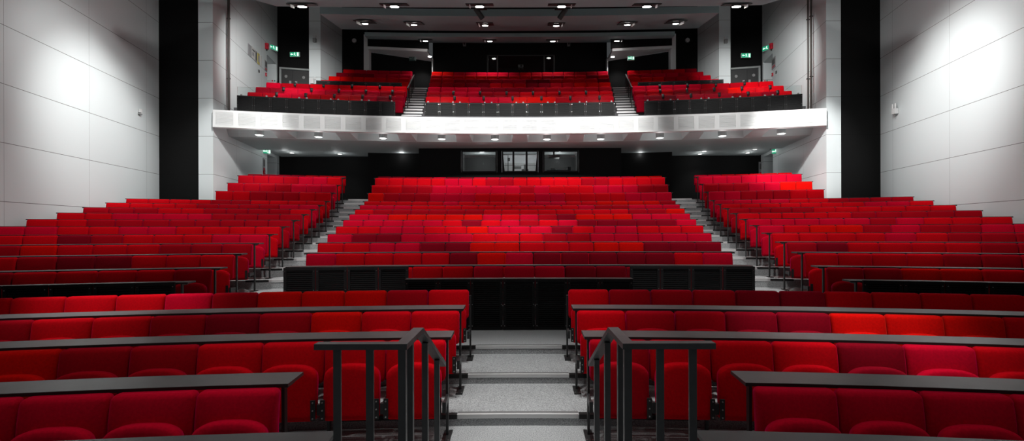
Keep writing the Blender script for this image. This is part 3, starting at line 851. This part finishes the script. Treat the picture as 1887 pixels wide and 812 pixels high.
w = struct('window_4', b, M['panel_b'], 'control room window in the balcony rear wall')
g = MB(); g.box((0, 0, 0), (3.2, .008, 1.05)); g_ = g.obj('pane', M['pane'], w); g_.location = (.05, YR + .08, 9.6); g_.rotation_euler = (.12, 0, 0)
boxes('control_projector', [((.04, 23.75, 9.80), (.26, .3, .14), 0), ((.06, 23.59, 9.80), (.08, .02, .08), 1), ((.04, 23.75, 9.57), (.06, .06, .32), 1)], [M['case'], M['gear']], 'pale projector on a stand in the control room window', 'projector')
for i, (x, w_, h_) in enumerate(((-1.05, .24, .16), (-.75, .28, .16), (-.45, .1, .16), (-.24, .1, .12), (.30, .1, .12), (.55, .3, .05), (1.0, .22, .07))):
    boxes('control_desk_box', [((x, 23.93, 9.402 + h_ / 2), (w_, .25, h_), 0), ((x, 23.8, 9.402 + h_ / 2), (w_ * .8, .02, h_ * .7), 1)], [M['gear_grey'], M['gear']], f'small dark equipment box on the control room desk, {ORD[i + 1]} from left', 'equipment', 'boxes on the control room desk')
boxes('control_desk', [((.05, 23.95, 9.36), (3.3, .5, .08), 0), ((-1.3, 24.0, 9.165), (.06, .4, .31), 0), ((1.4, 24.0, 9.165), (.06, .4, .31), 0)], M['booth_dark'], 'dark desk behind the control room window', 'desk')

# ------------------------------------------------------------------ ceiling
b = MB(); b.box((0, 13, HT + .1), (26, 26, .2)); struct('ceiling', b, M['ceiling'], 'dark ceiling above the hanging panels')
CL = {}
def cloud(i, Yf, zf, hf, Yr, zr, hr, th, sag):
    n = 16; vs = []; m = MB()
    for t in range(n + 1):
        u = -1 + 2 * t / n
        for (Y, z, h) in ((Yf, zf, hf), (Yr, zr, hr)):
            y = Y - sag * u * u
            vs += [(u * h, y, z), (u * h, y, z + th)]
    fs = []
    for t in range(n):
        p, q = 4 * t, 4 * t + 4
        fs += [(p, q, q + 1, p + 1), (p + 2, p + 3, q + 3, q + 2), (p + 1, q + 1, q + 3, p + 3), (p, p + 2, q + 2, q)]
    fs += [(0, 1, 3, 2), (4 * n, 4 * n + 2, 4 * n + 3, 4 * n + 1)]
    m.add(vs, fs); CL[i] = (Yf, zf, Yr, zr)
    struct(f'ceiling_panel_{i}', m, M['cloud'], ('nearest', 'middle', 'rearmost')[i - 1] + ' hanging grey ceiling panel')
cloud(1, 11., 7.66, 8.5, 15.6, 8.95, 7.76, .12, .12)
cloud(2, 16.5, 9.07, 6.72, 20.3, 10.14, 7.4, .24, .22)
cloud(3, 20.5, 9.97, 6.53, 23.1, 10.72, 7.05, .16, .15)
LAMPS = []
def ceil_lamp(i, px, py, lr, tw, td, label, group, angle):
    Yf, zf, Yr, zr = CL[i]; k = (zr - zf) / (Yr - Yf)
    th = .0026; py2 = 406 + (px - 943.5) * sin(th) + (py - 406) * cos(th); px2 = px - 0
    t = (PY0 - py2) / F
    Y = (zf - k * Yf - CZ) / (t - k)
    z = zf + k * (Y - Yf); x = CX + (px2 - PX0) * Y / F
    r = thing('ceiling_spotlight', label, 'light', (x, Y, z - .012), 0, group)
    r.rotation_euler = (math.atan(k), 0, 0)
    tr = MB(); tr.box((0, 0, 0), (tw, td, .016), 0, None, angle); tr.obj('tray', M['gear'], r)
    ln = MB(); ln.cyl((0, -.02, -.045), lr, .05, 0, 20, None, lr * 1.0); ln.obj('lens', M['lamp'], r)
    ln = MB(); ln.cyl((0, -.02, -.03), lr * 1.15, .05, 0, 20); ln.obj('lamp_ring', M['gear'], r)
    sg = -1 if px < 960 else 1
    fpl = MB(); fpl.box((sg * (tw * .36), -.02, -.05), (.02, td * .7, .08), 0, None, angle); fpl.obj('flap', M['white'], r)
    LAMPS.append((x, Y, z))
for i, px in enumerate((558, 728, 885, 1036, 1193, 1358)):
    side = 'left' if i < 3 else 'right'; k = i + 1 if i < 3 else 6 - i
    ceil_lamp(1, px, 8, .13, .85, .34, f'bright spotlight in the nearest ceiling panel, {ORD[k]} from its {side} end', 'spotlights in the ceiling panels', 0)
for i, (px, py) in enumerate(((674, 40), (764, 42.5), (895, 43.5), (1026, 44), (1157, 42.5), (1246, 40))):
    side = 'left' if i < 3 else 'right'; k = i + 1 if i < 3 else 6 - i
    ceil_lamp(2, px, py, .105, .62, .80, f'bright spotlight in the middle ceiling panel, {ORD[k]} from its {side} end', 'spotlights in the ceiling panels', 0)
for i, (px, py) in enumerate(((785, 72.5), (903.5, 73), (1019.5, 73), (1137.5, 72.5))):
    side = 'left' if i < 2 else 'right'; k = i + 1 if i < 2 else 4 - i
    ceil_lamp(3, px, py, .105, .6, .34, f'bright spotlight in the rearmost ceiling panel, {ORD[k]} from its {side} end', 'spotlights in the ceiling panels', 0)
for side, px, py in (('left', 792, 104), ('right', 1129, 104.5)):
    p = unproj(px, py, Z=9.88)
    r = thing('downlight', f'round downlight in the lobby ceiling of the {side} balcony exit', 'light', tuple(p), 0, 'lobby downlights')
    k = MB(); k.cyl((0, 0, .005), .1, .02, 0, 18); k.obj('housing', M['white'], r)
    k = MB(); k.cyl((0, 0, -.012), .08, .015, 0, 18); k.obj('lens', M['lamp'], r)
# stage spotlights hanging between the first two panels
for side, px, s in (('left', 883, -1), ('right', 1037, 1)):
    p = unproj(px, 25, Y=15.9)
    r = thing('stage_spotlight', f'black stage spotlight hanging under the nearest ceiling panel, {side} of centre', 'spotlight', tuple(p), 0, 'hanging stage spotlights')
    k = MB(); k.cyl((0, 0, 0), .085, .38, 0, 16, Matrix.Rotation(s * .7, 4, 'Y') @ Matrix.Rotation(.5, 4, 'X')); k.obj('barrel', M['gear'], r)
    k = MB(); k.box((-s * .05, .02, .19), (.42, .08, .10)); k.box((-s * .05, .02, .34), (.05, .05, .22)); k.obj('bracket', M['gear'], r)
for side, px in (('left', 856), ('right', 1048)):
    p = unproj(px, 81, Y=23.0)
    r = thing('wall_camera', f'small white camera on the balcony rear wall, {side} of the control window', 'camera', tuple(p), 0, 'cameras on the rear wall')
    k = MB(); k.box((0, 0, 0), (.14, .14, .17)); k.obj('body', M['gear_grey'], r)
    k = MB(); k.cyl((0, -.08, -.02), .04, .04, 0, 12, Matrix.Rotation(pi / 2, 4, 'X')); k.obj('lens', M['gear'], r)
for side, px, py in (('left', 653, 75), ('right', 1267, 74)):
    p = unproj(px, py, Y=22.2)
    r = thing('wall_speaker', f'round pale speaker on the black wall, {side} of the balcony', 'speaker', tuple(p), 0, 'round wall speakers')
    k = MB(); k.cyl((0, 0, 0), .105, .06, 0, 24, Matrix.Rotation(pi / 2, 4, 'X')); k.obj('body', M['gear_grey'], r)
    k = MB(); k.cyl((0, -.035, 0), .085, .012, 0, 24, Matrix.Rotation(pi / 2, 4, 'X')); k.obj('cover', M['case'], r)

# ------------------------------------------------------------------ signs and fittings
def exit_sign(p, rz, label, lit=True, w=.42, h=.20, arrow=-1):
    r = thing('exit_sign', label, 'sign', tuple(p), rz, 'green exit signs')
    k = MB(); k.box((0, .03, 0), (w, .06, h)); k.obj('case', M['case'] if lit else M['sign_dim'], r)
    k = MB(); k.box((0, -.003, 0), (w - .02, .006, h - .02)); k.obj('face', M['sign_green'] if lit else M['sign_dim'], r)
    pm = M['sign_white'] if lit else M['sign_dimw']
    y = -.008
    k = MB(); ax = arrow * w * .30
    a = arrow
    k.prism([(ax + a * .055, 0), (ax, .05), (ax, -.05)], y - .002, y + .002, 0, Matrix(((1, 0, 0, 0), (0, 0, 1, 0), (0, 1, 0, 0), (0, 0, 0, 1))))
    k.box((ax - a * .03, y, 0), (.06, .004, .034)); k.obj('arrow', pm, r)
    k = MB()
    k.cyl((.0, y, .058), .016, .004, 0, 12, Matrix.Rotation(pi / 2, 4, 'X'))
    k.bar((.0, y, .038), (-.012 * a, y, -.015), .004, .03)
    k.bar((-.01 * a, y, -.01), (.035 * a, y, -.04), .004, .018); k.bar((-.012 * a, y, -.012), (-.045 * a, y, -.06), .004, .018)
    k.bar((.0, y, .035), (.04 * a, y, .015), .004, .014); k.bar((.0, y, .033), (-.04 * a, y, .02), .004, .014)
    k.obj('running_figure', pm, r)
    k = MB(); k.box((-a * w * .33, y, 0), (.07, .004, h - .05)); k.obj('door_symbol', pm, r)
    return r
exit_sign(unproj(543, 100, Y=21.1), 0, 'lit green exit sign over the double doors on the left of the balcony')
exit_sign(unproj(1375, 102, Y=21.1), 0, 'lit green exit sign over the double doors on the right of the balcony')
exit_sign(unproj(1163, 107, Y=21.6), 0, 'lit green exit sign in the right balcony exit lobby', True, .3, .17)
exit_sign(unproj(760, 108, Y=21.6), 0, 'unlit exit sign in the left balcony exit lobby', False, .3, .17)
for s, side in ((-1, 'left'), (1, 'right')):
    Y = 20.5; xw = s * (7.1 + .167 * Y)
    p = unproj(504 if s < 0 else 1413, 87.5 if s < 0 else 88, Y=Y)
    exit_sign((p.x, Y, p.z), -s * radians(62), f'lit green exit sign standing out from the white {side} wall of the balcony')
    p = unproj(491.5 if s < 0 else 1429.5, 278.5, Y=19.6)
    exit_sign((p.x, 19.6, p.z), -s * radians(45), f'lit green exit sign on the {side} wall under the balcony', True, .3, .2)

def wall_place(s, px, py, off=.0):
    """a place on the rear side wall seen at a picture point"""
    t = (px - PX0) / F
    Y = (7.1 - off + s * CX * 1) / (s * t - .167) if False else (7.1 - off) / (abs(t) - .167)
    p = unproj(px, py, Y=Y); return (s * (7.1 - off + .167 * Y), Y, p.z)
def wall_item(name, s, px, py, w, h, d, mats, label, cat, inner=None, group=None):
    x, y, z = wall_place(s, px, py, d / 2 + .004)
    rz = (-pi / 2 if s > 0 else pi / 2) - s * 0 + (math.atan(.167) * (-1 if s > 0 else 1)) * -1 * -1
    k = MB(); k.box((0, 0, 0), (w, d, h)); o = k.obj(name, mats, None); o.location = (x, y, z)
    ang = math.atan2(1, s * .167)      # wall direction in plan
    o.rotation_euler = (0, 0, ang if s < 0 else ang + pi)
    tag(o, label, cat, group)
    if inner:
        for nm, c, dd, m in inner:
            q = MB(); q.box((c[0], -d / 2 - .004 if True else 0, c[1]), (dd[0], .006, dd[1])); q.obj(nm, m, o)
    return o
NT = 'notices on the balcony side walls'
wall_item('notice', -1, 462.5, 93, .32, .42, .02, M['paper_grey'], 'grey notice, first from left on the balcony side wall', 'notice', None, NT)
wall_item('notice', -1, 469, 98, .36, .42, .02, M['paper'], 'white printed notice, second from left on the balcony side wall', 'notice', [('print', (0, .1), (.26, .06), M['paper_dark']), ('print', (-.05, -.05), (.18, .14), M['paper_grey'])], NT)
wall_item('notice', -1, 474, 104, .2, .42, .02, M['paper_grey'], 'dark grey notice, third from left on the balcony side wall', 'notice', [('print', (0, 0), (.14, .3), M['paper_dark'])], NT)
wall_item('notice', -1, 478.7, 108.5, .2, .42, .02, M['paper_yellow'], 'yellow notice in the row on the balcony side wall', 'notice', [('print', (0, 0), (.14, .26), M['paper_grey'])], NT)
wall_item('notice', -1, 482.8, 112.5, .18, .42, .02, M['paper'], 'white notice, last of the row on the balcony side wall', 'notice', None, NT)
wall_item('fire_notice', -1, 492, 121, .26, .40, .02, M['paper_grey'], 'dark fire notice beside the left balcony doorway', 'notice', [('print', (0, .05), (.2, .2), M['paper_dark']), ('red_print', (0, -.14), (.2, .06), M['red_box'])], NT)
wall_item('fire_notice', 1, 1428, 116, .42, .44, .02, M['paper_grey'], 'grey framed fire notice beside the right balcony doorway', 'notice', [('print', (0, .05), (.3, .2), M['paper_dark']), ('red_print', (0, -.14), (.3, .06), M['red_box'])], NT)
wall_item('wall_socket', -1, 479.5, 131, .1, .1, .03, M['paper_dark'], 'dark socket plate low on the left balcony wall', 'socket')
wall_item('wall_socket', 1, 1432.5, 133, .1, .1, .03, M['paper_dark'], 'dark socket plate low on the right balcony wall', 'socket')
for s, px, side in ((-1, 492.8, 'left'), (1, 1425.2, 'right')):
    wall_item('call_point', s, px, 137.5, .1, .12, .04, M['red_box'], f'red fire call point beside the {side} balcony doorway', 'call point', [('glass_plate', (0, 0), (.06, .05), M['case'])])
for s, px, side in ((-1, 494, 'left'), (1, 1423.5, 'right')):
    x, y, z = wall_place(s, px, 86, .06)
    r = thing('fire_sounder', f'red fire alarm sounder on the {side} balcony wall', 'alarm', (x, y, z), 0, 'red fire sounders')
    k = MB(); k.cyl((0, 0, .075), .075, .11, 0, 16); k.obj('sounder', M['red_box'], r)
    k = MB(); k.cyl((0, 0, -.045), .075, .11, 0, 16, None, .07); k.obj('beacon', M['red_box'], r)
    k = MB(); k.box((0, 0, -.13), (.03, .03, .07)); k.obj('spigot', M['gear'], r)
for s, px, side in ((-1, 504.5, 'left'), (1, 1411, 'right')):
    p = unproj(px, 149, Y=21.08)
    boxes('call_button', [((p.x, 21.08, p.z), (.16, .04, .07), 0), ((p.x - .045, 21.055, p.z), (.05, .02, .05), 1), ((p.x + .045, 21.055, p.z), (.05, .02, .05), 2)], [M['case'], M['red_box'], M['green_sign']], f'small red and green button box in the {side} balcony doorway', 'button box', 'button boxes')
wall_item('notice', -1, 488.2, 303, .22, .5, .02, M['paper_grey'], 'narrow grey fire notice under the balcony on the left wall', 'notice', [('print', (0, .06), (.15, .25), M['paper_dark']), ('red_print', (0, -.18), (.17, .09), M['red_box'])], 'notices under the balcony')
wall_item('call_point', -1, 488.6, 317, .14, .14, .05, M['red_box'], 'red fire call point under the balcony on the left wall', 'call point', [('glass_plate', (0, 0), (.07, .06), M['case'])])
p = unproj(1405, 310, Y=21.3)
boxes('fire_notice', [((p.x, 21.42, p.z), (.2, .03, .6), 0), ((p.x, 21.4, p.z + .1), (.14, .02, .25), 1), ((p.x, 21.4, p.z - .2), (.14, .02, .1), 2)], [M['paper_grey'], M['paper_dark'], M['red_box']], 'narrow fire notice beside the black rear wall on the right', 'notice', 'notices under the balcony')
for px, side in ((579, 'left'), (1338, 'right')):
    p = unproj(px, 157, Y=20.55)
    boxes('first_aid_sign', [((p.x, 20.585, p.z), (.2, .02, .15), 0), ((p.x - .03, 20.57, p.z + .02), (.1, .01, .025), 1), ((p.x, 20.57, p.z - .03), (.14, .01, .02), 1)], [M['green_sign'], M['sign_dimw']], f'small green sign low on the white {side} column', 'sign', 'green signs on the columns')
for px, py, side in ((579.5, 72, 'left'), (1338, 74, 'right')):
    p = unproj(px, py, Y=20.5)
    r = thing('wall_lamp', f'two-pronged pale fitting high on the white {side} column', 'sensor', (p.x, 20.52, p.z), 0, 'fittings on the columns')
    k = MB(); k.box((0, 0, -.04), (.12, .12, .16)); k.obj('body', M['gear_grey'], r)
    for q in (-.05, .05):
        k = MB(); k.cyl((q, 0, .10), .018, .12, 0, 10); k.obj('prong', M['case'], r)
p = unproj(575, 149, Y=20.5)
r = thing('fire_phone', 'white wall telephone with cord on the left column', 'telephone', (p.x, 20.53, p.z))
k = MB(); k.box((0, 0, 0), (.14, .1, .22)); k.obj('body', M['case'], r); k = MB(); k.cyl((.12, 0, .12), .03, .1, 0, 12); k.obj('beacon', M['case'], r)
# sensors on the main side walls
def main_wall(s, px, py, off):
    t = abs((px - PX0) / F); Y = (8.8 - off) / (t - .167); p = unproj(px, py, Y=Y); return (s * (8.8 - off + .167 * Y), Y, p.z)
x, y, z = main_wall(1, 1651.5, 203, .07)
r = thing('wall_sensor', 'white two-pronged sensor on the right side wall', 'sensor', (x, y, z))
k = MB(); k.box((0, 0, -.03), (.1, .14, .16)); k.obj('body', M['case'], r)
for q in (-.055, .055):
    k = MB(); k.cyl((-.03, q, .1), .02, .18, 0, 10); k.obj('prong', M['case'], r)
k = MB(); k.cyl((0, 0, -.15), .012, .1, 0, 8); k.obj('spigot', M['gear_grey'], r)
x, y, z = main_wall(-1, 261, 206, .05)
r = thing('wall_sensor', 'small pale sensor on the left side wall', 'sensor', (x, y, z))
k = MB(); k.box((0, 0, .03), (.06, .08, .1)); k.obj('body', M['case'], r); k = MB(); k.box((0, 0, -.06), (.05, .1, .03)); k.obj('base', M['gear_grey'], r)
# pipes in the corner above the balcony
for s, pxs, side in ((-1, (424,), 'left'), (1, (1491.5, 1497.5), 'right')):
    for i, px in enumerate(pxs):
        x, y, z = wall_place(s, px, 100, .09)
        k = MB(); k.cyl((0, 0, 0), .04 if s < 0 else .028, 6.6, 0, 14)
        o = k.obj('service_pipe', M['pipe']); o.location = (x, y, 8.85)
        lab = 'dark vertical pipe on the left balcony wall' if s < 0 else ('brown vertical pipe on the right balcony wall, further from the stage' if i == 0 else 'brown vertical pipe on the right balcony wall, nearer the stage')
        tag(o, lab, 'pipe', 'vertical pipes'); 
        for zz in (-2, 0, 2):
            c = MB(); c.box((0, 0, zz), (.10, .05, .03)); c.obj('clip', M['gear'], o)
p = unproj(497, 269.5, Z=5.04)
k = MB(); k.cyl((0, 0, 0), .06, .03, 0, 16); k.cyl((0, 0, -.03), .03, .05, 0, 12); o = k.obj('smoke_detector', M['gear']); o.location = (p.x, p.y, 5.04); tag(o, 'dark smoke detector on the soffit under the balcony, left', 'detector', 'smoke detectors')
p = unproj(1420, 273, Z=5.04)
o2 = o.copy(); COL.objects.link(o2); o2.location = (p.x, p.y, 5.04); o2['label'] = 'dark smoke detector on the soffit under the balcony, right'

# ------------------------------------------------------------------ lights
def spot(loc, target, power, size=60, blend=1., rad=.1, col=(1, .99, .97), name='spot'):
    l = bpy.data.lights.new(name, 'SPOT'); l.energy = power; l.spot_size = radians(size); l.spot_blend = blend; l.shadow_soft_size = rad; l.color = col
    o = bpy.data.objects.new(name, l); COL.objects.link(o); o.location = loc
    o.rotation_euler = (Vector(target) - Vector(loc)).to_track_quat('-Z', 'Y').to_euler()
    return o
def point(loc, power, rad=.1, name='fill_and_booth_light'):
    l = bpy.data.lights.new(name, 'POINT'); l.energy = power; l.shadow_soft_size = rad
    o = bpy.data.objects.new(name, l); COL.objects.link(o); o.location = loc; return o
for i, (x, y, z) in enumerate(LAMPS):
    if y > 16: spot((x, y - .03, z - .13), (x * .95, y - .2, 6.5), 150, 100, 1., .1)
    elif abs(x) > 5: spot((x, y - .03, z - .13), (x * 1.42, y + 3.0, 7.2), 900, 80, 1., .1)
    else: spot((x, y - .03, z - .13), (x, y + 1.2, 5.), 200, 100, 1., .1)
# lamps in the unseen part of the ceiling over the stalls
for x, y, tx, ty, tz, pw, sz in ((-5.5, 7.5, -7.0, 10.2, 1.5, 2200, 70), (5.5, 7.5, 7.0, 10.2, 1.5, 2400, 70), (-2.2, 6.5, -2.4, 10.2, 1.8, 2600, 60), (2.2, 6.5, 2.4, 10.2, 1.8, 2600, 60),
                                 (0, 8.6, -.3, 11.4, 1.9, 3600, 34), (-3.5, 9.6, -3.0, 13.5, 2.8, 1700, 60), (3.5, 9.6, 3.0, 13.5, 2.8, 1700, 60), (7, 9.8, 8.0, 14.6, 3., 1500, 34), (-7, 9.8, -8.0, 14.6, 3., 800, 34),
                                 (-4.4, 4.1, -4.35, 5.3, .9, 7500, 18), (3.0, 2.9, 3.05, 4.4, .8, 8000, 19), (-.6, 3.5, -.9, 4.6, .6, 1700, 42), (.6, 3.9, .8, 5.2, .6, 1000, 45),
                                 (-3.2, 3.0, -3.0, 3.9, .6, 1300, 60), (3.2, 3.0, 3.0, 3.9, .6, 1000, 60), (-1.2, 2.2, -1.6, 2.9, .6, 700, 50), (1.2, 2.2, 1.6, 2.9, .6, 600, 50)):
    spot((x, y, 8.4), (tx, ty, tz), pw * (.62 if ty > 6 else .33), sz, 1., .12)
# added overhead spots brightening the centre aisle carpet, then the wall washers
spot((0, 4.4, 8.4), (0, 5.0, .1), 800, 26, 1., .12); spot((0, 3.4, 8.4), (0, 3.6, 0), 550, 22, 1., .12)
for s, y, z in ((-1, 12.3, 4.6), (1, 11.9, 5.3)):
    spot((s * 6.3, y - 3., 8.6), (s * wall_x(y), y, z), 700, 50, 1., .25)
    spot((s * 4.5, y - 5., 8.6), (s * wall_x(y), y, z - .5), 620, 85, 1., .25)
    spot((s * 6.6, y - .5, 7.3), (s * wall_x(y), y + .2, z - .3), 1000, 62, 1., .2)
    spot((s * 5.5, 10.6, 7.6), (s * 9.8, 16.6, 3.7), 2900 if s > 0 else 1500, 30, .7, .1)
# front of balcony
for x in (-2.8, 0, 2.8): spot((x, 10.4, 7.5), (x, 16.2, 5.2), 2000, 40, 1., .15)
for s in (-1, 1): spot((s * 5, 10.2, 7.6), (s * 7.0, 15.8, 5.4), 900, 42, 1., .15); spot((s * 5.5, 10.4, 7.6), (s * 9.5, 17.5, 8.5), 420, 56, 1., .15)
for p in spots_b[:10]: point((p.x, p.y, p.z - .2), 5.5, .1)  # added point under each can to brighten the soffit, standing in for bounced light
for p in spots_b[:10]: spot((p.x, p.y, p.z - .06), (p.x, p.y + .1, p.z - 3), 60, 110, .6, .08)
for p in spots_b[10:]: point((p.x, p.y, p.z - .16), 2.6, .1)  # added fill points below the flush downlights, brightening the low soffit
for i, p in enumerate(spots_b[10:]): spot((p.x, p.y if i < 8 else 19.84, p.z - .04), (p.x, p.y + .1 if i < 8 else 20.3, p.z - 2), 30 if i < 8 else 900, 100 if i < 8 else 70, .8, .06)
point((0, 19.1, 4.9), 60, .08); point((-1.6, 20.3, 4.6), 14, .1); point((1.6, 20.3, 4.6), 14, .1)
for s in (-1, 1): spot((s * 6.4, 15.2, 8.5), (s * 8.75, 20.6, 8.2), 700, 34, 1., .1)  # extra beams added near the outer ceiling spotlights to brighten the white columns
for s in (-1, 1): spot((s * 4.28, 22.6, 9.82), (s * 4.4, 22.5, 7.5), 60, 110, .8, .08)
SC.cycles.diffuse_bounces = 2

w = bpy.data.worlds.new('hall_ambient'); SC.world = w; w.use_nodes = True
w.node_tree.nodes['Background'].inputs[0].default_value = (.9, .95, 1., 1); w.node_tree.nodes['Background'].inputs[1].default_value = .05

# ------------------------------------------------------------------ camera
cd = bpy.data.cameras.new('camera'); cam = bpy.data.objects.new('camera', cd); COL.objects.link(cam)
cd.sensor_width = 36; cd.lens = 36 * F / 1887; cd.shift_x = -(PX0 - 943.5) / 1887; cd.shift_y = (PY0 - 406) / 1887; cd.clip_start = .05; cd.clip_end = 100
cam.matrix_world = Matrix.Translation((CX, 0, CZ)) @ Matrix.Rotation(pi / 2, 4, 'X') @ Matrix.Rotation(-.0026, 4, 'Z')
SC.camera = cam
SC.view_settings.view_transform = 'Standard'; SC.view_settings.look = 'None'; SC.view_settings.exposure = 0; SC.view_settings.gamma = 1
SC.view_settings.use_curve_mapping = False
print('near seats', NS)
